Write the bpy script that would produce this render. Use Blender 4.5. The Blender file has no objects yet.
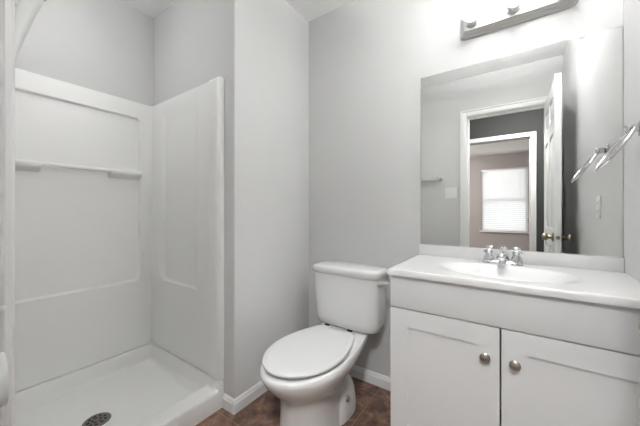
import bpy, bmesh, math, random
from mathutils import Vector, Matrix
random.seed(4)
PI = math.pi
scene = bpy.context.scene
C = scene.collection

# ------------------------------------------------------------------ camera
cam_d = bpy.data.cameras.new('camera'); cam = bpy.data.objects.new('camera', cam_d); C.objects.link(cam)
F_PX = 278.66
cam_d.sensor_fit = 'HORIZONTAL'; cam_d.sensor_width = 36.0; cam_d.lens = 36.0*F_PX/640.0
cam_d.shift_y = (210.04-213.0)/640.0
cam_d.clip_start = 0.02
cam.location = (1.2175, -1.612, 1.0766)
cam.rotation_euler = (PI/2, 0, math.radians(34.743))
scene.camera = cam

# ------------------------------------------------------------------ world, exposure
world = bpy.data.worlds.new('sky'); scene.world = world; world.use_nodes = True
bg = world.node_tree.nodes['Background']
bg.inputs[0].default_value = (0.95, 0.98, 1.0, 1); bg.inputs[1].default_value = 2.1
scene.view_settings.view_transform = 'Standard'
scene.view_settings.look = 'None'
scene.view_settings.gamma = 1.0
scene.view_settings.use_curve_mapping = False
scene.view_settings.exposure = 0.80
BULB_L = 2.2        # vanity bulbs
DOME_L = 172.0        # upward disc of the added bathroom fill lamp
SHOWER_L = 4.0      # upward disc of the added shower fill lamp
BOWL_L = 14.0        # frosted bowl of the added bathroom fill lamp
SBOWL_L = 10.5        # frosted bowl of the added shower fill lamp
ROOM_L = 140.0        # fill lamp added to brighten the bedroom
HALL_L = 108.0        # fill lamp added in the hall, shining in through the doorway

# ------------------------------------------------------------------ materials
def lin(c):
    return tuple((v/12.92 if v <= .04045 else ((v+.055)/1.055)**2.4) for v in c)
def mat(name, srgb, rough=.5, metal=0., spec=.5, coat=0., bump=0., bscale=200., var=0., vscale=6.):
    m = bpy.data.materials.new(name); m.use_nodes = True
    nt = m.node_tree; b = nt.nodes['Principled BSDF']
    col = lin(srgb)+(1,)
    b.inputs['Base Color'].default_value = col
    b.inputs['Roughness'].default_value = rough
    b.inputs['Metallic'].default_value = metal
    b.inputs['Specular IOR Level'].default_value = spec
    b.inputs['Coat Weight'].default_value = coat
    tc = nt.nodes.new('ShaderNodeTexCoord')
    if var > 0:
        n = nt.nodes.new('ShaderNodeTexNoise'); n.inputs['Scale'].default_value = vscale; n.inputs['Detail'].default_value = 4
        nt.links.new(tc.outputs['Object'], n.inputs['Vector'])
        mx = nt.nodes.new('ShaderNodeMix'); mx.data_type = 'RGBA'
        mx.inputs[6].default_value = tuple(v*(1-var) for v in col[:3])+(1,)
        mx.inputs[7].default_value = tuple(min(1, v*(1+var)) for v in col[:3])+(1,)
        nt.links.new(n.outputs['Fac'], mx.inputs[0]); nt.links.new(mx.outputs[2], b.inputs['Base Color'])
    if bump > 0:
        n2 = nt.nodes.new('ShaderNodeTexNoise'); n2.inputs['Scale'].default_value = bscale; n2.inputs['Detail'].default_value = 3
        nt.links.new(tc.outputs['Object'], n2.inputs['Vector'])
        bp = nt.nodes.new('ShaderNodeBump'); bp.inputs['Strength'].default_value = bump; bp.inputs['Distance'].default_value = .002
        nt.links.new(n2.outputs['Fac'], bp.inputs['Height']); nt.links.new(bp.outputs['Normal'], b.inputs['Normal'])
    return m
def emit(name, col, strength):
    m = bpy.data.materials.new(name); m.use_nodes = True
    b = m.node_tree.nodes['Principled BSDF']
    b.inputs['Base Color'].default_value = (.9, .9, .9, 1)
    b.inputs['Emission Color'].default_value = tuple(col)+(1,)
    b.inputs['Emission Strength'].default_value = strength
    return m
M_WALL = mat('grey_wall_paint', (.842, .842, .841), .75, spec=.25, bump=.35, bscale=130)
M_CEIL = mat('ceiling_paint', (.97, .97, .968), .8, spec=.2, bump=.4, bscale=90)
M_TRIM_HALL = mat('dimmed_white_trim_paint', (.78, .78, .775), .4)  # white trim, darkened in colour to offset the strong hall fill lamp
M_TRIM = mat('white_trim_paint', (.95, .95, .948), .35)
M_PORC = mat('white_porcelain', (.89, .89, .888), .12, coat=.3)
M_SEAT = mat('white_seat_plastic', (.845, .845, .842), .28)
M_FIBER = mat('white_fibreglass', (.975, .975, .970), .28, var=.012, vscale=3)
M_PAN = mat('white_acrylic', (.975, .975, .970), .3, var=.012, vscale=3)
M_CAB = mat('white_cabinet_paint', (.895, .898, .90), .38)
M_MARBLE = mat('white_cultured_marble', (.90, .90, .898), .16, coat=.25)
M_CHROME = mat('chrome', (.86, .86, .87), .1, metal=1.)
M_FIXT = mat('polished_fixture_metal', (.80, .80, .80), .3, metal=.55)
M_NICKEL = mat('brushed_nickel', (.74, .72, .69), .3, metal=1.)
M_BRONZE = mat('antique_bronze', (.62, .59, .51), .3, metal=1.)
M_DARK = mat('dark_metal', (.17, .16, .15), .4, metal=.6)
M_GREYPL = mat('grey_lever_metal', (.80, .80, .79), .35, metal=.3)
M_PLATE = mat('white_switch_plastic', (.93, .93, .92), .3)
M_PAPER = mat('toilet_paper', (.93, .93, .92), .9, spec=.1, bump=.3, bscale=300)
M_CARD = mat('cardboard_core', (.62, .53, .43), .9)
M_DRAIN = mat('drain_metal', (.48, .47, .45), .35, metal=.9)
M_HOLE = mat('dark_opening', (.06, .06, .06), .8)
M_MAUVE = mat('mauve_wall_paint', (.69, .66, .65), .8, spec=.2)
M_HALL = mat('hall_wall_paint', (.235, .233, .23), .8, spec=.2)  # grey paint, darkened further so the hall stays dim under its fill lamp
M_CARPET = mat('carpet', (.62, .58, .54), .95, bump=.6, bscale=400)
M_BULB = emit('lit_bulb', (1.0, 1.0, .99), BULB_L)
M_DOME = emit('fill_disc_glow', (1.0, 1.0, .99), DOME_L)
M_SFILL = emit('shower_fill_disc_glow', (1.0, 1.0, .99), SHOWER_L)
M_BOWL = emit('fill_bowl_glow', (1.0, 1.0, .99), BOWL_L)
M_SBOWL = emit('shower_fill_bowl_glow', (1.0, 1.0, .99), SBOWL_L)
M_HFILL = emit('hall_fill_glow', (1.0, 1.0, .99), HALL_L)
M_ROOM = emit('bedroom_fill_glow', (1.0, .985, .96), ROOM_L)
M_MIRROR = mat('silvered_mirror', (.955, .96, .955), .0, metal=1.)
M_CLEAR = mat('clear_plastic', (.92, .92, .92), .2)
# slats let some daylight through
M_SLAT = mat('white_blind_slat', (.94, .94, .94), .5)
_nt = M_SLAT.node_tree; _tr = _nt.nodes.new('ShaderNodeBsdfTranslucent'); _tr.inputs[0].default_value = (.9, .9, .9, 1)
_ms = _nt.nodes.new('ShaderNodeMixShader'); _ms.inputs[0].default_value = .45
_nt.links.new(_nt.nodes['Principled BSDF'].outputs[0], _ms.inputs[1]); _nt.links.new(_tr.outputs[0], _ms.inputs[2])
_nt.links.new(_ms.outputs[0], _nt.nodes['Material Output'].inputs[0])
# window glass: clear with a faint reflection
M_GLASS = bpy.data.materials.new('window_glass'); M_GLASS.use_nodes = True
_nt = M_GLASS.node_tree; _t = _nt.nodes.new('ShaderNodeBsdfTransparent'); _g = _nt.nodes.new('ShaderNodeBsdfGlossy'); _g.inputs['Roughness'].default_value = .02
_ms = _nt.nodes.new('ShaderNodeMixShader'); _ms.inputs[0].default_value = .06
_nt.links.new(_t.outputs[0], _ms.inputs[1]); _nt.links.new(_g.outputs[0], _ms.inputs[2]); _nt.links.new(_ms.outputs[0], _nt.nodes['Material Output'].inputs[0])

def floor_material():
    m = bpy.data.materials.new('brown_stone_tile'); m.use_nodes = True
    nt = m.node_tree; b = nt.nodes['Principled BSDF']; L = nt.links.new
    tc = nt.nodes.new('ShaderNodeTexCoord')
    n = nt.nodes.new('ShaderNodeTexNoise'); n.inputs['Scale'].default_value = 14; n.inputs['Detail'].default_value = 8; n.inputs['Roughness'].default_value = .62; n.inputs['Distortion'].default_value = .6
    L(tc.outputs['Object'], n.inputs['Vector'])
    r = nt.nodes.new('ShaderNodeValToRGB'); e = r.color_ramp.elements
    e[0].position = .33; e[0].color = lin((.27, .205, .17))+(1,)
    e[1].position = .70; e[1].color = lin((.62, .505, .43))+(1,)
    q = e.new(.47); q.color = lin((.405, .31, .26))+(1,)
    q = e.new(.57); q.color = lin((.50, .39, .33))+(1,)
    L(n.outputs['Fac'], r.inputs[0])
    mp = nt.nodes.new('ShaderNodeMapping'); mp.inputs['Location'].default_value = (.055, .09, 0)
    L(tc.outputs['Object'], mp.inputs[0])
    br = nt.nodes.new('ShaderNodeTexBrick'); br.offset = 0; br.inputs['Scale'].default_value = 1
    br.inputs['Brick Width'].default_value = .305; br.inputs['Row Height'].default_value = .305
    br.inputs['Mortar Size'].default_value = .0025; br.inputs['Mortar Smooth'].default_value = .3
    L(mp.outputs[0], br.inputs['Vector'])
    mx = nt.nodes.new('ShaderNodeMix'); mx.data_type = 'RGBA'
    L(br.outputs['Fac'], mx.inputs[0]); L(r.outputs[0], mx.inputs[6]); mx.inputs[7].default_value = lin((.56, .47, .40))+(1,)
    L(mx.outputs[2], b.inputs['Base Color'])
    bp = nt.nodes.new('ShaderNodeBump'); bp.inputs['Strength'].default_value = .25; bp.inputs['Distance'].default_value = .003
    L(n.outputs['Fac'], bp.inputs['Height']); L(bp.outputs['Normal'], b.inputs['Normal'])
    b.inputs['Roughness'].default_value = .5
    return m
M_FLOOR = floor_material()

# ------------------------------------------------------------------ mesh helpers
def NB(): return bmesh.new()
def box(bm, x0, x1, y0, y1, z0, z1, bev=0, seg=2):
    vs = [bm.verts.new((x, y, z)) for x in (x0, x1) for y in (y0, y1) for z in (z0, z1)]
    fs = [bm.faces.new([vs[i] for i in f]) for f in ((0,1,3,2), (4,6,7,5), (0,4,5,1), (2,3,7,6), (0,2,6,4), (1,5,7,3))]
    if bev:
        es = list({e for f in fs for e in f.edges})
        bmesh.ops.bevel(bm, geom=es, offset=bev, segments=seg, profile=.5, affect='EDGES')
    return bm
def ring_loft(bm, rings, close=True, cap=True):
    R = [[bm.verts.new(p) for p in r] for r in rings]
    n = len(R[0])
    for a, b in zip(R[:-1], R[1:]):
        for i in range(n if close else n-1):
            j = (i+1) % n
            bm.faces.new((a[i], a[j], b[j], b[i]))
    if cap:
        bm.faces.new(list(reversed(R[0]))); bm.faces.new(R[-1])
    return bm
def frame_of(d):
    d = Vector(d).normalized(); up = Vector((0, 0, 1)) if abs(d.z) < .95 else Vector((1, 0, 0))
    a = d.cross(up).normalized(); b = d.cross(a).normalized()
    return d, a, b
def lathe(bm, prof, origin=(0,0,0), axis=(0,0,1), n=32):
    """prof: list of (radius, height along the axis)"""
    d, a, b = frame_of(axis); o = Vector(origin)
    rings = []
    for r, h in prof:
        r = max(r, 1e-4)
        rings.append([o+d*h+(a*math.cos(t)+b*math.sin(t))*r for t in [2*PI*i/n for i in range(n)]])
    return ring_loft(bm, rings)
def cyl(bm, p0, p1, r0, r1=None, n=24):
    p0 = Vector(p0); p1 = Vector(p1); r1 = r0 if r1 is None else r1
    return lathe(bm, [(r0, 0), (r1, (p1-p0).length)], p0, p1-p0, n)
def tube(bm, pts, r, n=14, closed=False):
    pts = [Vector(p) for p in pts]; N = len(pts); rings = []
    ref = None
    for i, p in enumerate(pts):
        if closed: t = (pts[(i+1) % N]-pts[i-1])
        else: t = pts[min(i+1, N-1)]-pts[max(i-1, 0)]
        t.normalize()
        if ref is None:
            _, a, b = frame_of(t)
        else:
            a = (ref-t*ref.dot(t)).normalized(); b = t.cross(a)
        ref = a
        rr = r[i] if isinstance(r, (list, tuple)) else r
        rings.append([p+(a*math.cos(k)+b*math.sin(k))*rr for k in [2*PI*j/n for j in range(n)]])
    if closed:
        rings.append(rings[0]);
        R = [[bm.verts.new(p) for p in q] for q in rings[:-1]]
        for i in range(N):
            A, B = R[i], R[(i+1) % N]
            for j in range(n):
                k = (j+1) % n; bm.faces.new((A[j], A[k], B[k], B[j]))
        return bm
    return ring_loft(bm, rings)
def arc(c, r, a0, a1, u, v, n=10):
    c = Vector(c); u = Vector(u); v = Vector(v)
    return [c+u*r*math.cos(a0+(a1-a0)*i/n)+v*r*math.sin(a0+(a1-a0)*i/n) for i in range(n+1)]
def sphere(bm, c, r, n=24):
    prof = [(r*math.sin(PI*i/(n//2)), -r*math.cos(PI*i/(n//2))) for i in range(n//2+1)]
    return lathe(bm, prof, c, (0, 0, 1), n)
def height_grid(bm, us, vs, fn):
    """fn(u, v) -> point"""
    G = [[bm.verts.new(fn(u, v)) for v in vs] for u in us]
    for i in range(len(us)-1):
        for j in range(len(vs)-1):
            bm.faces.new((G[i][j], G[i+1][j], G[i+1][j+1], G[i][j+1]))
    return G
def span(a, b, n): return [a+(b-a)*i/(n-1) for i in range(n)]
def sstep(a, b, x):
    t = max(0., min(1., (x-a)/(b-a))); return t*t*(3-2*t)

# ------------------------------------------------------------------ object helpers
def obj(name, bm, m, parent=None, bev=0, seg=3, smooth=True, angle=38, local=False):
    bmesh.ops.remove_doubles(bm, verts=bm.verts, dist=1e-6)
    bmesh.ops.recalc_face_normals(bm, faces=bm.faces)
    if bev:
        es = [e for e in bm.edges if len(e.link_faces) == 2 and e.calc_face_angle() > math.radians(30)]
        bmesh.ops.bevel(bm, geom=es, offset=bev, segments=seg, profile=.5, affect='EDGES', clamp_overlap=True)
    me = bpy.data.meshes.new(name); bm.to_mesh(me); bm.free()
    if smooth:
        for p in me.polygons: p.use_smooth = True
        me.set_sharp_from_angle(angle=math.radians(angle))
    me.materials.append(m)
    o = bpy.data.objects.new(name, me); C.objects.link(o)
    if smooth and bev:
        w = o.modifiers.new('weighted', 'WEIGHTED_NORMAL'); w.keep_sharp = True
    if parent is not None:
        o.parent = parent
        if not local:
            q = parent
            off = Vector((0, 0, 0))
            while q is not None: off += q.location; q = q.parent
            me.transform(Matrix.Translation(-off))
    return o
def thing(name, label, cat, loc=(0, 0, 0), group=None):
    o = bpy.data.objects.new(name, None); C.objects.link(o); o.location = loc
    o.empty_display_size = .1
    o['label'] = label; o['category'] = cat
    if group: o['group'] = group
    return o
def tag(o, label, cat, group=None):
    o['label'] = label; o['category'] = cat
    if group: o['group'] = group
    return o
def struct(name, bm, m, label, cat, parent=None, **k):
    o = obj(name, bm, m, parent, **k)
    if parent is None:
        o['kind'] = 'structure'; o['label'] = label; o['category'] = cat
    return o

# ------------------------------------------------------------------ dimensions of the room
H = 2.44
XR = 1.58           # right wall
XS = -.885          # shower back wall
YE = -.655           # shower end wall / end of the chase
YN = -1.467         # shower near wall
YF = -1.6285        # wall with the door
DX0, DX1, DZ = .827, 1.489, 2.035    # door opening
HY = -3.0           # far side of the hall
BY = -6.5           # bedroom window wall
WX0, WX1, WZ0, WZ1 = .55, 1.50, .555, 2.085

# ------------------------------------------------------------------ shell
struct('floor', box(NB(), -1.04, 1.68, -1.75, .1, -.05, 0), M_FLOOR, 'brown mottled stone-look tile floor of the bathroom', 'floor', smooth=False)
struct('floor_hall', box(NB(), -1.2, 2.6, -6.65, -1.75, -.05, 0), M_CARPET, 'carpet of the hall and bedroom seen through the doorway', 'floor', smooth=False)
struct('ceiling', box(NB(), -1.2, 2.6, -6.65, .1, H, H+.08), M_CEIL, 'white textured ceiling', 'ceiling', smooth=False)
struct('wall_back', box(NB(), 0, XR+.1, 0, .1, 0, H), M_WALL, 'grey wall behind the toilet, mirror and vanity', 'wall', smooth=False)
struct('wall_right', box(NB(), XR, XR+.1, -1.75, 0, 0, H), M_WALL, 'grey wall right of the mirror with a towel ring', 'wall', smooth=False)
bm = NB(); box(bm, -1.04, 0, YE, .1, 0, H)
es = [e for e in bm.edges if all(abs(v.co.x) < 1e-6 and abs(v.co.y-YE) < 1e-6 for v in e.verts)]
bmesh.ops.bevel(bm, geom=es, offset=.008, segments=3, profile=.5, affect='EDGES')
struct('wall_left', bm, M_WALL, 'light grey wall block between the shower and the toilet', 'wall')
struct('wall_shower', box(NB(), -1.04, XS, YN, YE, 0, H), M_WALL, 'grey wall above the long shower panel', 'wall', smooth=False)
bm = NB(); box(bm, -1.04, 0, YF-.12, YN, 0, H)
es = [e for e in bm.edges if all(abs(v.co.x) < 1e-6 and abs(v.co.y-YN) < 1e-6 for v in e.verts)]
bmesh.ops.bevel(bm, geom=es, offset=.009, segments=4, profile=.5, affect='EDGES')
struct('wall_near', bm, M_WALL, 'narrow wall strip at the left edge in front of the shower', 'wall')
bm = NB()
box(bm, 0, DX0-.02, YF-.12, YF, 0, H); box(bm, DX1+.02, XR, YF-.12, YF, 0, H); box(bm, DX0-.02, DX1+.02, YF-.12, YF, DZ+.02, H)
struct('wall_front', bm, M_WALL, 'grey wall with the open doorway, seen in the mirror', 'wall', smooth=False)

# baseboards with a moulded top
def baseboard(bm, p, q, out, t=.013, h=.073):
    p = Vector(p); q = Vector(q); o = Vector(out)
    prof = [(0, 0), (t, 0), (t, h*.70), (t*.72, h*.76), (t*.72, h*.84), (t*.45, h*.95), (t*.3, h), (0, h)]
    ring_loft(bm, [[e+o*a+Vector((0, 0, z)) for a, z in prof] for e in (p, q)])
    return bm
struct('baseboard_back', baseboard(NB(), (.013, 0, 0), (.80, 0, 0), (0, -1, 0)), M_TRIM, 'white baseboard on the wall behind the toilet', 'baseboard')
struct('baseboard_left', baseboard(NB(), (0, YE-.013, 0), (0, 0, 0), (1, 0, 0)), M_TRIM, 'white baseboard along the wall left of the toilet', 'baseboard')
struct('baseboard_end', baseboard(NB(), (-.084, YE, 0), (0, YE, 0), (0, -1, 0)), M_TRIM, 'short white baseboard return beside the shower curb', 'baseboard')
struct('baseboard_right', baseboard(NB(), (XR, -1.55, 0), (XR, -.47, 0), (-1, 0, 0)), M_TRIM, 'white baseboard on the right wall', 'baseboard')
struct('baseboard_front', baseboard(NB(), (0, YF, 0), (DX0-.065, YF, 0), (0, 1, 0)), M_TRIM, 'white baseboard on the wall with the doorway', 'baseboard')

# door casings
def casing(bm, x0, x1, zt, y, s, w=.06, t=.016):
    """flat casing round an opening; s = outward direction in y"""
    def pr(a0, a1, b0, b1): box(bm, a0, a1, min(y, y+s*t), max(y, y+s*t), b0, b1, .004, 2)
    pr(x0-w, x0, 0, zt+w); pr(x1, x1+w, 0, zt+w); pr(x0, x1, zt, zt+w)
    def pr2(a0, a1, b0, b1): box(bm, a0, a1, min(y, y+s*(t+.006)), max(y, y+s*(t+.006)), b0, b1, .003, 2)
    pr2(x0-w, x0-w+.018, 0, zt+w); pr2(x1+w-.018, x1+w, 0, zt+w); pr2(x0-w+.018, x1+w-.018, zt+w-.018, zt+w)
    return bm
def jamb(bm, x0, x1, zt, y0, y1):
    box(bm, x0-.02, x0, y0, y1, 0, zt+.02); box(bm, x1, x1+.02, y0, y1, 0, zt+.02); box(bm, x0, x1, y0, y1, zt, zt+.02)
    ym = (y0+y1)/2
    box(bm, x0, x0+.012, ym-.02, ym+.02, 0, zt); box(bm, x1-.012, x1, ym-.02, ym+.02, 0, zt); box(bm, x0+.012, x1-.012, ym-.02, ym+.02, zt-.012, zt)
    return bm
bm = casing(NB(), DX0-.004, DX1+.004, DZ+.004, YF, 1); jamb(bm, DX0, DX1, DZ, YF-.12, YF)
struct('trim_1', bm, M_TRIM, 'white casing of the bathroom doorway, seen in the mirror', 'door frame')

# hall and bedroom beyond
D2X0, D2X1, D2Z = .60, 1.405, 2.045
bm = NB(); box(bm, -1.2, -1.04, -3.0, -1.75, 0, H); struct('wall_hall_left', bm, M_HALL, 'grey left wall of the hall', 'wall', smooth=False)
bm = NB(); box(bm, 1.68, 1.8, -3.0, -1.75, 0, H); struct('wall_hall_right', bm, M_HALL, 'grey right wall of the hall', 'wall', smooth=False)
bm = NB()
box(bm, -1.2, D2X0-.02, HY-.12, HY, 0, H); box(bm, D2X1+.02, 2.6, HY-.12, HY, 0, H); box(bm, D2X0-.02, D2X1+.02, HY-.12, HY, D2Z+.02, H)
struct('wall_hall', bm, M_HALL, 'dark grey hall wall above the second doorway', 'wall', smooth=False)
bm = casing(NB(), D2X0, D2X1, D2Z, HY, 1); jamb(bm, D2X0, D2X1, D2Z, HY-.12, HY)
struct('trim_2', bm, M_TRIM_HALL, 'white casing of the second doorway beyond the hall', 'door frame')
bm = NB(); box(bm, -1.2, -1.1, BY, HY-.12, 0, H); struct('wall_bedroom_left', bm, M_MAUVE, 'mauve left wall of the bedroom', 'wall', smooth=False)
bm = NB(); box(bm, 2.5, 2.6, BY, HY-.12, 0, H); struct('wall_bedroom_right', bm, M_MAUVE, 'mauve right wall of the bedroom', 'wall', smooth=False)
bm = NB()
box(bm, -1.2, WX0, BY-.15, BY, 0, H); box(bm, WX1, 2.6, BY-.15, BY, 0, H); box(bm, WX0, WX1, BY-.15, BY, 0, WZ0); box(bm, WX0, WX1, BY-.15, BY, WZ1, H)
struct('wall_window', bm, M_MAUVE, 'mauve bedroom wall around the window', 'wall', smooth=False)
bm = NB()
for a in ((WX0, WX0+.04, WZ0, WZ1), (WX1-.04, WX1, WZ0, WZ1), (WX0+.04, WX1-.04, WZ0, WZ0+.04), (WX0+.04, WX1-.04, WZ1-.04, WZ1), (WX0+.04, WX1-.04, 1.30, 1.34)):
    box(bm, a[0], a[1], BY-.11, BY-.06, a[2], a[3])
box(bm, WX0-.03, WX1+.03, BY-.06, BY+.035, WZ0-.025, WZ0, .004)
w1 = struct('window_1', bm, M_TRIM, 'bedroom window behind white blinds, seen through the doorway', 'window')
obj('pane', box(NB(), WX0+.03, WX1-.03, BY-.088, BY-.082, WZ0+.03, WZ1-.03), M_GLASS, w1, smooth=False)

# ------------------------------------------------------------------ bathroom door, standing open into the room
DL = .718; DT = .037
d1 = bpy.data.objects.new('door_1', None); C.objects.link(d1)
d1['kind'] = 'structure'; d1['label'] = 'white six-panel door standing open beside the right wall, in the mirror'; d1['category'] = 'door'
d1.location = (1.4815, -1.606, .010); d1.rotation_euler = (0, 0, math.radians(-.45))
def leaf(bm, L, T, hgt):
    """leaf along +Y from the hinge, thickness along -X; panels raised in recesses on both faces"""
    xs = [(.0, .1), (L/2-.045, L/2+.045), (L-.1, L)]
    zs = [(0, .22), (.80, .93), (1.62, 1.72), (hgt-.115, hgt)]
    for a, b in xs: box(bm, -T, 0, a, b, 0, hgt, .0015, 1)
    cols = [(.1, L/2-.045), (L/2+.045, L-.1)]
    for a, b in zs:
        for c in cols: box(bm, -T, 0, c[0], c[1], a, b, .0015, 1)
    for i in range(3):
        z0, z1 = zs[i][1], zs[i+1][0]
        for c in cols:
            box(bm, -T+.012, -.012, c[0], c[1], z0, z1)
            for x0, x1 in ((-T+.003, -T+.013), (-.013, -.003)):
                box(bm, x0, x1, c[0]+.035, c[1]-.035, z0+.035, z1-.035, .006, 2)
    return bm
obj('door_leaf', leaf(NB(), DL, DT, 2.0), M_TRIM, d1, local=True)
for s, x in ((-1, -DT), (1, 0)):
    k = obj('door_knob', lathe(NB(), [(.030, 0), (.031, .006), (.014, .012), (.012, .028), (.022, .034), (.028, .044), (.027, .054), (.018, .062), (.0, .065)], (x, DL-.06, .876), (s, 0, 0)), M_BRONZE, d1, local=True)
bm = NB(); cyl(bm, (-DT/2, DL-.001, .877), (-DT/2, DL+.0015, .877), .0125)
pl_ = obj('latch_plate', bm, M_BRONZE, d1, local=True)
obj('latch', cyl(NB(), (-DT/2, DL, .877), (-DT/2, DL+.008, .877), .009), M_BRONZE, pl_, local=True)
for z in (.2, 1.0, 1.8):
    obj('hinge', cyl(NB(), (.003, -.004, z), (.003, -.004, z+.09), .006), M_BRONZE, d1, local=True)
# second door, folded back into the bedroom
d2 = bpy.data.objects.new('door_2', None); C.objects.link(d2)
d2['kind'] = 'structure'; d2['label'] = 'white bedroom door swung open at the right of the second doorway'; d2['category'] = 'door'
d2.location = (1.443, -3.125, .01); d2.rotation_euler = (0, 0, math.radians(180+5))
bm = leaf(NB(), .76, .038, 2.0); bmesh.ops.translate(bm, verts=bm.verts, vec=(.038, 0, 0))
obj('door_leaf', bm, M_TRIM, d2, local=True)
obj('door_knob', lathe(NB(), [(.030, 0), (.031, .006), (.014, .012), (.012, .028), (.022, .034), (.028, .044), (.027, .054), (.018, .062), (.0, .065)], (.038, .70, .9), (1, 0, 0)), M_BRONZE, d2, local=True)

# ------------------------------------------------------------------ window blind
bl = thing('window_blind', 'white horizontal slat blind covering the bedroom window', 'blind', (1.025, BY+.01, WZ0))
bm = NB(); n = 32
for i in range(n):
    z = WZ0+.05+(WZ1-WZ0-.10)*i/(n-1)
    ring_loft(bm, [[(x, BY-.03+a*math.cos(.95)-c*math.sin(.95), z+a*math.sin(.95)+c*math.cos(.95)) for a, c in ((-.0265, 0), (0, .003), (.0265, 0), (.0265, -.0012), (0, .0018), (-.0265, -.0012))] for x in (WX0+.008, WX1-.008)])
obj('slats', bm, M_SLAT, bl)
obj('head_rail', box(NB(), WX0+.004, WX1-.004, BY-.055, BY-.005, WZ1-.045, WZ1-.002, .003), M_TRIM, bl)
obj('bottom_rail', box(NB(), WX0+.006, WX1-.006, BY-.05, BY-.012, WZ0+.006, WZ0+.026, .004), M_TRIM, bl)
for x in (WX0+.16, 1.025, WX1-.16):
    obj('ladder_cord', cyl(NB(), (x, BY-.004, WZ0+.02), (x, BY-.004, WZ1-.03), .0018, n=8), M_TRIM, bl)
obj('tilt_wand', cyl(NB(), (WX1-.13, BY+.004, 1.25), (WX1-.13, BY+.004, WZ1-.03), .004, n=10), M_PLATE, bl)

# ------------------------------------------------------------------ fill lamps added out of the frame to brighten the rooms
def fill_uplight(label, x, y, z, R, m, mb):
    t = thing('fill_lamp', label, 'lamp', (x, y, H))
    obj('lamp_base', lathe(NB(), [(.05, -.018), (.05, 0)], (x, y, H), n=40), M_TRIM, t)
    obj('stem', lathe(NB(), [(.008, z-H+.004), (.008, -.018)], (x, y, H), n=16), M_NICKEL, t)
    obj('bowl_shade', lathe(NB(), [(.02, -.045), (R*.55, -.038), (R*.85, -.018), (R, .012), (R-.005, .012), (R*.83, -.012), (R*.54, -.030), (.02, -.036)], (x, y, z), n=40), mb, t)
    obj('diffuser', lathe(NB(), [(.02, -.004), (R*.90, -.004), (R*.90, .0), (.02, .0)], (x, y, z), n=40), m, t)
fill_uplight('added fill lamp, a lit frosted bowl below the bathroom ceiling', 1.24, -.635, 2.22, .13, M_DOME, M_BOWL)
fill_uplight('small added fill lamp, a lit frosted bowl over the shower', -.42, -1.22, 2.26, .09, M_SFILL, M_SBOWL)
t = thing('fill_lamp', 'added round flush fill lamp on the hall ceiling', 'lamp', (1.33, -2.2, H))
obj('lamp_base', lathe(NB(), [(.15, -.02), (.15, 0)], (1.33, -2.2, H), n=40), M_TRIM, t)
obj('lamp_shade', lathe(NB(), [(.03, -.10), (.08, -.094), (.12, -.075), (.138, -.045), (.14, -.021)], (1.33, -2.2, H), n=40), M_HFILL, t)
t = thing('fill_lamp', 'added round flush fill lamp on the bedroom ceiling', 'lamp', (-.2, -5.0, H))
obj('lamp_base', lathe(NB(), [(.17, -.02), (.17, 0)], (-.2, -5.0, H), n=40), M_TRIM, t)
obj('lamp_shade', lathe(NB(), [(.02, -.095), (.08, -.088), (.13, -.06), (.155, -.021)], (-.2, -5.0, H), n=40), M_ROOM, t)

# ------------------------------------------------------------------ shower surround
sur = thing('shower_surround', 'white three-sided fibreglass shower surround with moulded panels and shelves', 'shower', (-.5, (YE+YN)/2, .15))
SZ0, SZ1 = .151, 1.800
def sd_rrect(u, v, u0, u1, v0, v1, r):
    qx = abs(u-(u0+u1)/2)-(u1-u0)/2+r; qy = abs(v-(v0+v1)/2)-(v1-v0)/2+r
    return math.hypot(max(qx, 0), max(qy, 0))+min(max(qx, qy), 0)-r
def fillet(t, r=.035): return 0 if t >= r else r-math.sqrt(max(0, r*r-(r-t)**2))
def densify(a, b, step, marks, w=.02, fine=.003):
    out = []; x = a
    while x < b-1e-6:
        out.append(x); x += fine if any(abs(x-m) < w for m in marks) else step
    return out+[b]
XE = -.086
def panel_bm(u0, u1, rec, hfun, place):
    bm = NB()
    us = densify(u0, u1, .03, [rec[0], rec[1], u0, u1]+([-.182, -.095] if u1 == XE else [])); vs = densify(SZ0, SZ1, .05, [rec[2], rec[3], SZ1])
    def h(u, v):
        e = sd_rrect(u, v, rec[0], rec[1], rec[2], rec[3], .03)
        k = sstep(-.005, .005, e)
        return .006+.018*k+hfun(u, v)
    height_grid(bm, us, vs, lambda u, v: place(u, v, h(u, v)))
    # top and side returns so that the panel is a solid sheet
    tops = [place(u, SZ1, h(u, SZ1)) for u in us]; tb = [place(u, SZ1, .0005) for u in us]
    A = [bm.verts.new(p) for p in tops]; B = [bm.verts.new(p) for p in tb]
    for i in range(len(us)-1): bm.faces.new((A[i], A[i+1], B[i+1], B[i]))
    for u in (u0, u1):
        A = [bm.verts.new(place(u, v, h(u, v))) for v in vs]; B = [bm.verts.new(place(u, v, .0005)) for v in vs]
        for i in range(len(vs)-1): bm.faces.new((A[i], A[i+1], B[i+1], B[i]))
    A = [bm.verts.new(place(u, SZ0, h(u, SZ0))) for u in us]; B = [bm.verts.new(place(u, SZ0, .0005)) for u in us]
    for i in range(len(us)-1): bm.faces.new((A[i], A[i+1], B[i+1], B[i]))
    bm2 = bm
    return bm2
pb = panel_bm(YN+.001, YE-.001, (-1.368, -.757, .605, 1.694), lambda u, v: fillet(YE-u)+fillet(u-YN), lambda u, v, h: (XS+h, u, v))
obj('back_panel', pb, M_FIBER, sur, angle=50)
def roll(u, v):   # rolled flange along the open edge
    return fillet(u-XS)+.009*sstep(-.186, -.179, u)*(1-sstep(-.104, -.087, u))*(1-sstep(SZ1-.012, SZ1, v)*.3)
pe = panel_bm(XS+.001, XE, (-.715, -.310, .612, 1.708), roll, lambda u, v, h: (u, YE-h, v))
obj('end_panel', pe, M_FIBER, sur, angle=50)
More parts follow.
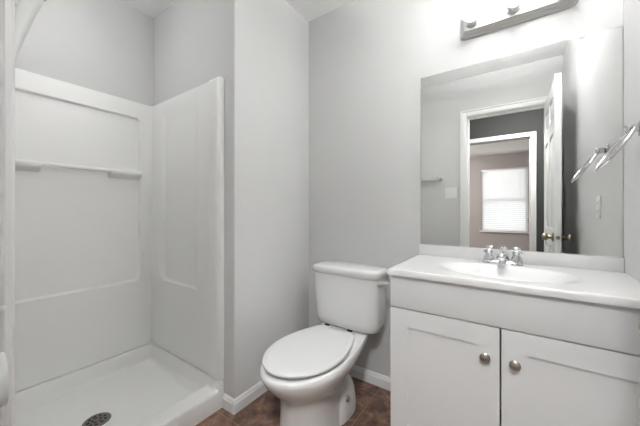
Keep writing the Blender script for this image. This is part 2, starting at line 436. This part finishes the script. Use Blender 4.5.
pn = panel_bm(XS+.001, XE, (-.715, -.310, .612, 1.708), roll, lambda u, v, h: (u, YN+h, v))
obj('near_panel', pn, M_FIBER, sur, angle=50)
def shelf(bm, y0, y1):
    pts = [(XS+.004, 1.334), (XS+.050, 1.334), (XS+.057, 1.327), (XS+.056, 1.312), (XS+.046, 1.298), (XS+.004, 1.278)]
    ring_loft(bm, [[(x, y, z) for x, z in pts] for y in (y0, y1)])
    return bm
obj('shelf', shelf(NB(), -1.372, -1.240), M_FIBER, sur, bev=.004)
obj('shelf', shelf(NB(), -.933, -.751), M_FIBER, sur, bev=.004)
bm = NB(); tube(bm, [(XS+.045, -1.243, 1.322), (XS+.045, -.930, 1.322)], .0125)
obj('washcloth_bar', bm, M_FIBER, sur)

# ------------------------------------------------------------------ shower pan
X0P, X1P, Y0P, Y1P = XS+.003, -.087, YN+.003, YE-.003
pan = thing('shower_pan', 'white shower pan with a raised curb and round drain', 'shower pan', (-.5, (YE+YN)/2, 0))
def pan_h(x, y):
    dw = min(x-X0P, y-Y0P, Y1P-y)
    fl = .040+.020*min(1, math.hypot(x+.46, y+1.11)/.55)
    up = fl+(.146-fl)*(1-sstep(.024, .060, dw))
    c = fl+(.102-fl)*sstep(-.222, -.182, x)
    return max(up if x < -.104 else (up if dw < .03 else 0), c)
us = densify(X0P, X1P, .02, [X0P+.03, -.202, X1P], .035, .005); vs = densify(Y0P, Y1P, .02, [Y0P+.035, Y1P-.035], .035, .005)
bm = NB()
def pan_pt(x, y):
    z = pan_h(x, y)
    e = X1P-x
    if e < .012: z -= .012-math.sqrt(max(0, .012**2-(.012-e)**2))
    return (x, y, z)
height_grid(bm, us, vs, pan_pt)
bot = lambda p: (p[0], p[1], 0.0)
for side in ([(x, Y0P) for x in us], [(x, Y1P) for x in us], [(X0P, y) for y in vs], [(X1P, y) for y in vs]):
    A = [bm.verts.new(pan_pt(*p)) for p in side]; B = [bm.verts.new((p[0], p[1], 0)) for p in side]
    for i in range(len(side)-1): bm.faces.new((A[i], A[i+1], B[i+1], B[i]))
obj('tray', bm, M_PAN, pan, angle=60)
dx, dy, dz = -.462, -1.112, .0405
dr = obj('drain', lathe(NB(), [(.056, -.002), (.057, .002), (.052, .0055), (.046, .0045), (.0, .0045)], (dx, dy, dz), n=40), M_DRAIN, pan)
bm = NB()
for r0, r1, cnt in ((.012, .022, 5), (.028, .040, 9)):
    for i in range(cnt):
        a0 = 2*PI*i/cnt+.15; a1 = a0+2*PI/cnt-.35*(.022/r0)**.5
        A = [bm.verts.new((dx+r0*math.cos(a), dy+r0*math.sin(a), dz+.0052)) for a in span(a0, a1, 7)]
        B = [bm.verts.new((dx+r1*math.cos(a), dy+r1*math.sin(a), dz+.0052)) for a in span(a0, a1, 7)]
        for k in range(6): bm.faces.new((A[k], A[k+1], B[k+1], B[k]))
obj('drain_slots', bm, M_HOLE, dr, smooth=False)

# hand shower on the near shower wall
HX = -.42
hs = thing('hand_shower', 'pale slanted hand shower partly hidden behind the wall strip, top left', 'shower head', (HX, YN, 1.9))
bm = NB(); cyl(bm, (HX, YN+.011, 1.90), (HX, YN+.018, 1.90), .035); obj('wall_flange', bm, M_CHROME, hs)
bm = NB(); tube(bm, [(HX, YN+.015, 1.90), (HX, YN+.04, 1.90), (HX, YN+.072, 1.905)], [.014, .016, .020]); obj('holder', bm, M_DARK, hs)
bm = NB(); tube(bm, [(HX, -1.424, 1.62), (HX, -1.408, 1.70), (HX, -1.384, 1.80), (HX, -1.358, 1.90), (HX, -1.338, 1.965), (HX, -1.33, 1.985)], [.017, .022, .026, .028, .030, .026], 20)
obj('handle', bm, M_FIBER, hs)
hd = obj('spray_head', lathe(NB(), [(.03, -.03), (.05, -.012), (.054, .0), (.054, .012)], (HX, -1.318, 1.992), (0, .78, -.62), 28), M_FIBER, hs)
obj('spray_face', lathe(NB(), [(.052, .012), (.051, .018), (.0, .018)], (HX, -1.318, 1.992), (0, .78, -.62), 28), M_DRAIN, hd)

# ------------------------------------------------------------------ toilet
TC = .395
toi = thing('toilet', 'white two-piece toilet with closed lid standing in the corner', 'toilet', (TC, -.4, 0))
def egg(c, hw, yb, ym, yf, wb, z, n=28, p=2.0):
    pts = []
    for i in range(n+1):
        a = -PI/2+PI*i/n
        pts.append((c+hw*math.copysign(abs(math.sin(a))**(2/p), math.sin(a)), ym-(ym-yf)*abs(math.cos(a))**(2/p), z))
    for i in range(1, n//2+1):
        s = i/(n//2); pts.append((c+hw+(wb-hw)*s**1.8, ym+(yb-ym)*s, z))
    for i in range(1, n//2+1):
        s = i/(n//2); pts.append((c+wb-2*wb*s, yb, z))
    for i in range(1, n//2):
        s = 1-i/(n//2); pts.append((c-hw-(wb-hw)*s**1.8, ym+(yb-ym)*s, z))
    return pts
def sup(c, cy, a, b, z, p=5, n=64):
    return [(c+a*math.copysign(abs(math.cos(t))**(2/p), math.cos(t)), cy+b*math.copysign(abs(math.sin(t))**(2/p), math.sin(t)), z) for t in [2*PI*i/n for i in range(n)]]
E_ = lambda hw, yb, ym, yf, wb, z: egg(TC, hw, yb, ym, yf, wb, z)
bm = NB()
ring_loft(bm, [E_(.124, -.40, -.53, -.690, .112, 0), E_(.122, -.40, -.53, -.688, .11, .02), E_(.116, -.39, -.53, -.683, .105, .10),
               E_(.114, -.38, -.53, -.682, .102, .17), E_(.119, -.34, -.52, -.690, .10, .215), E_(.142, -.26, -.50, -.712, .10, .25), E_(.170, -.18, -.50, -.748, .105, .285),
               E_(.187, -.12, -.51, -.775, .115, .32), E_(.193, -.07, -.52, -.787, .12, .345), E_(.193, -.05, -.52, -.788, .12, .362), E_(.186, -.05, -.52, -.778, .118, .374)])
obj('bowl', bm, M_PORC, toi, angle=60)
# flared foot with the floor bolts
bm = NB()
def foot(a, b, z, cy=-.33): return sup(TC, cy, a, b, z, 2.6, 48)
ring_loft(bm, [foot(.128, .145, 0), foot(.128, .145, .04), foot(.124, .140, .08), foot(.117, .130, .12), foot(.106, .116, .155), foot(.090, .100, .185), foot(.080, .095, .22), foot(.080, .10, .30)])
ft = obj('foot', bm, M_PORC, toi, angle=60)
for s in (-1, 1):
    obj('bolt_cap', lathe(NB(), [(.016, -.012), (.016, .004), (.012, .009), (.0, .011)], (TC+s*.119, -.352, .105), (s*.9, -.1, .45), 20), M_NICKEL, ft)
# tank
bm = NB()
TY = -.122
ring_loft(bm, [sup(TC+.006, TY+.01, .170, .070, .378), sup(TC+.006, TY+.006, .197, .086, .396), sup(TC+.006, TY+.004, .207, .091, .43), sup(TC+.004, TY+.002, .213, .093, .52), sup(TC+.003, TY+.001, .218, .094, .62), sup(TC+.002, TY+.001, .221, .0945, .695)])
obj('tank', bm, M_PORC, toi, angle=60)
bm = NB()
ring_loft(bm, [sup(TC+.002, TY, .222, .094, .694), sup(TC+.002, TY, .230, .1005, .699), sup(TC+.002, TY, .231, .101, .722), sup(TC+.002, TY, .228, .099, .732), sup(TC+.002, TY, .220, .092, .739), sup(TC+.002, TY, .200, .075, .742)])
obj('tank_lid', bm, M_PORC, toi, angle=60)
bm = NB(); cyl(bm, (.608, -.172, .672), (.626, -.172, .674), .020, .017); tube(bm, [(.620, -.172, .674), (.645, -.172, .677), (.662, -.178, .678), (.672, -.20, .676)], [.0135, .0135, .0135, .012])
obj('flush_lever', bm, M_GREYPL, toi)
# seat and lid
bm = NB()
ring_loft(bm, [E_(.160, -.285, -.52, -.742, .105, .3745), E_(.162, -.282, -.52, -.745, .108, .380), E_(.160, -.285, -.52, -.742, .105, .3865)])
obj('seat', bm, M_SEAT, toi, angle=60)
bm = NB()
ring_loft(bm, [E_(.172, -.278, -.525, -.758, .112, .3885), E_(.184, -.27, -.525, -.774, .119, .3915), E_(.184, -.27, -.525, -.774, .119, .399), E_(.177, -.275, -.525, -.765, .115, .4035), E_(.158, -.29, -.525, -.74, .10, .4065), E_(.09, -.36, -.525, -.65, .055, .4085)])
obj('seat_lid', bm, M_SEAT, toi, angle=60)
for s in (-1, 1):
    hg = obj('seat_hinge', box(NB(), TC+s*.075-.022, TC+s*.075+.022, -.272, -.232, .374, .402, .006, 3), M_SEAT, toi)
    obj('hinge_bolt', cyl(NB(), (TC+s*.075-.015, -.243, .401), (TC+s*.075+.015, -.243, .401), .0085, n=14), M_DARK, hg)

# ------------------------------------------------------------------ vanity cabinet
VX0, VX1, VF = .785, 1.578, -.440
van = thing('vanity_cabinet', 'white shaker vanity cabinet with two doors and round knobs', 'vanity', ((VX0+VX1)/2, -.23, 0))
bm = NB()
box(bm, VX0, VX0+.016, VF, -.016, 0, .803); box(bm, VX1-.016, VX1, VF, -.002, 0, .803)
box(bm, VX0+.016, VX1-.016, VF+.02, -.016, .10, .116); box(bm, VX0+.016, VX1-.016, -.016, -.004, .116, .803)
box(bm, VX0+.016, VX1-.016, VF, VF+.016, .655, .803)
box(bm, VX0+.016, VX1-.016, VF+.055, VF+.067, 0, .10)
obj('carcass', bm, M_CAB, van, smooth=False)
obj('false_front', box(NB(), VX0+.001, VX1, VF-.0195, VF-.0005, .668, .7995, .0015, 2), M_CAB, van)
def cab_door(x0, x1, z0, z1):
    bm = NB(); y0, y1 = VF-.0195, VF-.0005; s = .072
    box(bm, x0, x0+s, y0, y1, z0, z1); box(bm, x1-s, x1, y0, y1, z0, z1)
    box(bm, x0+s, x1-s, y0, y1, z0, z0+s); box(bm, x0+s, x1-s, y0, y1, z1-s, z1)
    box(bm, x0+s, x1-s, y0+.0065, y1, z0+s, z1-s)
    return bm
kp = [(.008, 0), (.0065, .005), (.006, .010), (.0125, .014), (.0165, .019), (.0165, .0235), (.012, .0275), (.0, .029)]
for x0, x1, kx in ((VX0+.001, 1.1785, 1.136), (1.1838, VX1, 1.222)):
    dr_ = obj('door', cab_door(x0, x1, .112, .6635), M_CAB, van, smooth=False)
    obj('knob', lathe(NB(), kp, (kx, VF-.0195, .559), (0, -1, 0), 28), M_NICKEL, dr_)

# countertop with integral basin
CX0, CX1, CY1, CZ = .779, 1.5795, -.477, .8285
top = thing('countertop', 'white cultured marble vanity top with integral oval basin', 'countertop', ((CX0+CX1)/2, -.24, .804))
BXc, BYc, BA, BB = 1.18, -.262, .240, .150
def ctop(x, y):
    s = math.hypot((x-BXc)/BA, (y-BYc)/BB)
    z = CZ-.105*(1-sstep(.0, 1.06, s))
    for e in (x-CX0, y-CY1):
        if e < .007: z -= .007-math.sqrt(max(0, .007**2-(.007-e)**2))
    return (x, y, z)
us = densify(CX0, CX1, .0125, [CX0], .008, .002); vs = densify(CY1, -.0015, .0125, [CY1], .008, .002)
bm = NB(); height_grid(bm, us, vs, ctop)
for side in ([(x, CY1) for x in us], [(x, -.0015) for x in us], [(CX0, y) for y in vs], [(CX1, y) for y in vs]):
    A = [bm.verts.new(ctop(*p)) for p in side]; B = [bm.verts.new((p[0], p[1], .8035)) for p in side]
    for i in range(len(side)-1): bm.faces.new((A[i], A[i+1], B[i+1], B[i]))
# flat underside strip along front and left overhang
box(bm, CX0+.001, CX1-.001, CY1+.001, VF+.03, .8035, .806)
box(bm, CX0+.001, VX0+.03, VF+.03, -.0015, .8035, .806)
slab = obj('slab', bm, M_MARBLE, top, angle=50)
obj('backsplash', box(NB(), .7875, CX1, -.0205, -.0015, CZ-.001, .886, .003, 2), M_MARBLE, top)
obj('basin_drain', lathe(NB(), [(.022, 0), (.022, .003), (.015, .004), (.0, .004)], (BXc, BYc, CZ-.105), n=24), M_CHROME, top)

# faucet
FX, FY, FZ = 1.1765, -.078, CZ
fa = thing('faucet', 'chrome two-handle faucet standing at the back of the vanity top', 'faucet', (FX, FY, FZ))
bm = NB(); ring_loft(bm, [sup(FX, FY, .078, .026, FZ+.0003, 3.5), sup(FX, FY, .078, .026, FZ+.008, 3.5), sup(FX, FY, .072, .021, FZ+.015, 3.5), sup(FX, FY, .050, .014, FZ+.018, 3.5)])
obj('base', bm, M_CHROME, fa, angle=50)
for s in (-1, 1):
    hx = FX+s*.0535
    hb = obj('handle', lathe(NB(), [(.023, .012), (.023, .018), (.0205, .028), (.0170, .040), (.0150, .048), (.0165, .053), (.0165, .060), (.011, .065), (.0, .066)], (hx, FY, FZ), n=24), M_CHROME, fa)
    bm = NB()
    tube(bm, [(hx, FY, FZ+.056), (hx+s*.010, FY-.012, FZ+.057), (hx+s*.016, FY-.024, FZ+.058)], [.0075, .0065, .0055])
    obj('lever', bm, M_CHROME, hb)
bm = NB(); tube(bm, [(FX, FY+.004, FZ+.012), (FX, FY+.002, FZ+.028), (FX, FY-.006, FZ+.040), (FX, FY-.030, FZ+.047), (FX, FY-.070, FZ+.047), (FX, FY-.092, FZ+.044), (FX, FY-.102, FZ+.041), (FX, FY-.107, FZ+.039)], [.030, .026, .022, .0175, .0155, .0155, .0125, .006], 20)
obj('spout', bm, M_CHROME, fa, angle=60)
obj('lift_rod', lathe(NB(), [(.0025, 0), (.0025, .05), (.006, .052), (.006, .06), (.0, .062)], (FX, FY+.021, FZ+.014), n=12), M_CHROME, fa)

# ------------------------------------------------------------------ mirror
mi = obj('mirror', box(NB(), .7905, 1.5785, -.0055, -.0005, .8865, 1.8165, .0012, 1), M_MIRROR, None, smooth=False)
tag(mi, 'large frameless wall mirror above the vanity top', 'mirror')
bm = NB(); box(bm, 1.448, 1.468, -.0095, -.0058, 1.806, 1.828, .0012, 1); box(bm, 1.448, 1.468, -.0058, -.0003, 1.8172, 1.828)
obj('mirror_clip', bm, M_CLEAR, mi)

# ------------------------------------------------------------------ vanity light
LX0, LX1, LZ = .992, 1.448, 2.012
li = thing('vanity_light', 'chrome bar light with three bare globe sockets above the mirror', 'wall lamp', ((LX0+LX1)/2, 0, LZ))
def plate_ring(h, y, ex):  # rounded-end rectangle in the XZ plane
    return [(x, y, z) for x, z in [(p[0], p[1]) for p in [( (LX0+LX1)/2+((LX1-LX0)/2-ex)*math.copysign(abs(math.cos(t))**(2/9), math.cos(t)), LZ+h*math.copysign(abs(math.sin(t))**(2/9), math.sin(t))) for t in [2*PI*i/96 for i in range(96)]]]]
bm = NB()
ring_loft(bm, [plate_ring(.060, -.0005, 0), plate_ring(.060, -.012, 0), plate_ring(.054, -.016, .006), plate_ring(.054, -.022, .006), plate_ring(.047, -.028, .013), plate_ring(.047, -.034, .013), plate_ring(.041, -.040, .02), plate_ring(.041, -.043, .02), plate_ring(.038, -.045, .024)])
obj('backplate', bm, M_FIXT, li, angle=30)
for x in (1.050, 1.220, 1.390):
    sk = obj('socket', lathe(NB(), [(.030, 0), (.030, .006), (.024, .010), (.024, .034), (.021, .036), (.0, .036)], (x, -.045, LZ), (0, -1, 0), 28), M_FIXT, li)
bulbs = []
for i, x in enumerate((1.050, 1.220, 1.390)):
    g = lathe(NB(), [(.013, 0), (.014, .010)]+[(.037*math.sin(a), .046-.037*math.cos(a)) for a in span(.42, PI, 15)], (x, -.0805, LZ), (0, -1, 0), 28)
    b = obj('light_bulb', g, M_BULB, None)
    tag(b, ('lit globe bulb in the left socket of the bar light', 'lit globe bulb in the middle socket of the bar light', 'lit globe bulb in the right socket of the bar light, cut by the photo edge')[i], 'light bulb', 'globe bulbs of the bar light')

# ------------------------------------------------------------------ small fittings
# towel ring on the right wall
tr = thing('towel_ring', 'chrome towel ring on the wall right of the mirror', 'towel ring', (XR, -.225, 1.355))
bm = NB(); box(bm, XR-.010, XR-.0005, -.250, -.200, 1.330, 1.380, .003, 2); box(bm, XR-.045, XR-.010, -.237, -.213, 1.343, 1.367, .003, 2)
obj('post', bm, M_CHROME, tr)
u_ = Vector((-.085, -.044, -.131)).normalized(); v_ = Vector((0, 1, 0)); v_ = (v_-u_*v_.dot(u_)).normalized()
top_ = Vector((XR-.034, -.235, 1.350)); cen = top_+u_*.080
pts = [cen+u_*.080*math.cos(a)+v_*.080*math.sin(a) for a in [2*PI*i/48 for i in range(48)]]
obj('ring', tube(NB(), pts, .0055, 12, closed=True), M_CHROME, tr)
# towel bar on the wall with the door (seen in the mirror)
tb = thing('towel_bar', 'towel bar on the wall left of the light switch, seen in the mirror', 'towel bar', (.35, YF, 1.42))
for x in (.12, .565):
    bm = NB(); box(bm, x-.022, x+.022, YF+.0005, YF+.010, 1.395, 1.445, .003, 2); box(bm, x-.010, x+.010, YF+.010, YF+.066, 1.395, 1.439, .003, 2)
    obj('bracket', bm, M_CHROME, tb)
obj('bar', box(NB(), .110, .575, YF+.044, YF+.064, 1.397, 1.437, .003, 2), M_GREYPL, tb)
# light switch
sw = thing('light_switch', 'white double light switch plate left of the doorway, seen in the mirror', 'light switch', (.673, YF, 1.258))
obj('cover_plate', box(NB(), .615, .731, YF+.0005, YF+.006, 1.200, 1.316, .002, 2), M_PLATE, sw)
for x in (.650, .696):
    obj('toggle', box(NB(), x-.005, x+.005, YF+.005, YF+.016, 1.248, 1.272, .002, 2), M_PLATE, sw)
# outlet on the right wall
ou = thing('wall_outlet', 'white outlet plate on the right wall below the towel ring', 'outlet', (XR, -.385, 1.092))
op = obj('cover_plate', box(NB(), XR-.006, XR-.0005, -.422, -.350, 1.034, 1.150, .002, 2), M_PLATE, ou)
for z in (1.070, 1.114):
    s_ = obj('socket', box(NB(), XR-.0085, XR-.005, -.402, -.370, z-.014, z+.014, .002, 2), M_PLATE, ou)
    bm = NB(); box(bm, XR-.0089, XR-.008, -.393, -.391, z-.005, z+.006); box(bm, XR-.0089, XR-.008, -.381, -.379, z-.005, z+.006)
    obj('slots', bm, M_HOLE, s_, smooth=False)
# toilet paper on the narrow wall strip
hx, hz, hy0, hy1 = .086, .632, -1.580, -1.479
ho = thing('toilet_paper_holder', 'small holder carrying the paper roll on the narrow left wall', 'paper holder', (0, -1.53, hz))
for y in (hy0-.016,):
    bm = NB(); lathe(bm, [(.018, .0005), (.018, .006), (.008, .010), (.008, hx)], (0, y, hz), (1, 0, 0), 20); obj('post', bm, M_PLATE, ho)
obj('roller', cyl(NB(), (hx, hy0-.018, hz), (hx, hy1-.004, hz), .008, n=20), M_PLATE, ho)
bm = NB()
R_ = .068
rings = []
for r, y in ((.02, hy0), (R_, hy0), (R_, hy1), (.02, hy1)):
    rings.append([(hx+r*math.cos(a), y, hz-.010+r*math.sin(a)) for a in [2*PI*i/40 for i in range(40)]])
ring_loft(bm, rings+[rings[0]], cap=False)
ro = obj('toilet_paper_roll', bm, M_PAPER, None); tag(ro, 'white toilet paper roll hanging low at the left edge of the photo', 'toilet paper')
bm = NB()
rings = [[(hx+r*math.cos(a), y, hz-.010+r*math.sin(a)) for a in [2*PI*i/30 for i in range(30)]] for r, y in ((.0185, hy0+.001), (.0199, hy0+.001), (.0199, hy1-.001), (.0185, hy1-.001))]
ring_loft(bm, rings+[rings[0]], cap=False)
obj('core', bm, M_CARD, ro)
# small plug on the narrow wall
pg = obj('wall_anchor', lathe(NB(), [(.009, .0004), (.009, .003), (.006, .006), (.0, .007)], (0, -1.473, .791), (1, 0, 0), 18), M_PLATE, None)
tag(pg, 'small wall anchor above the paper roll on the left wall strip', 'wall anchor')
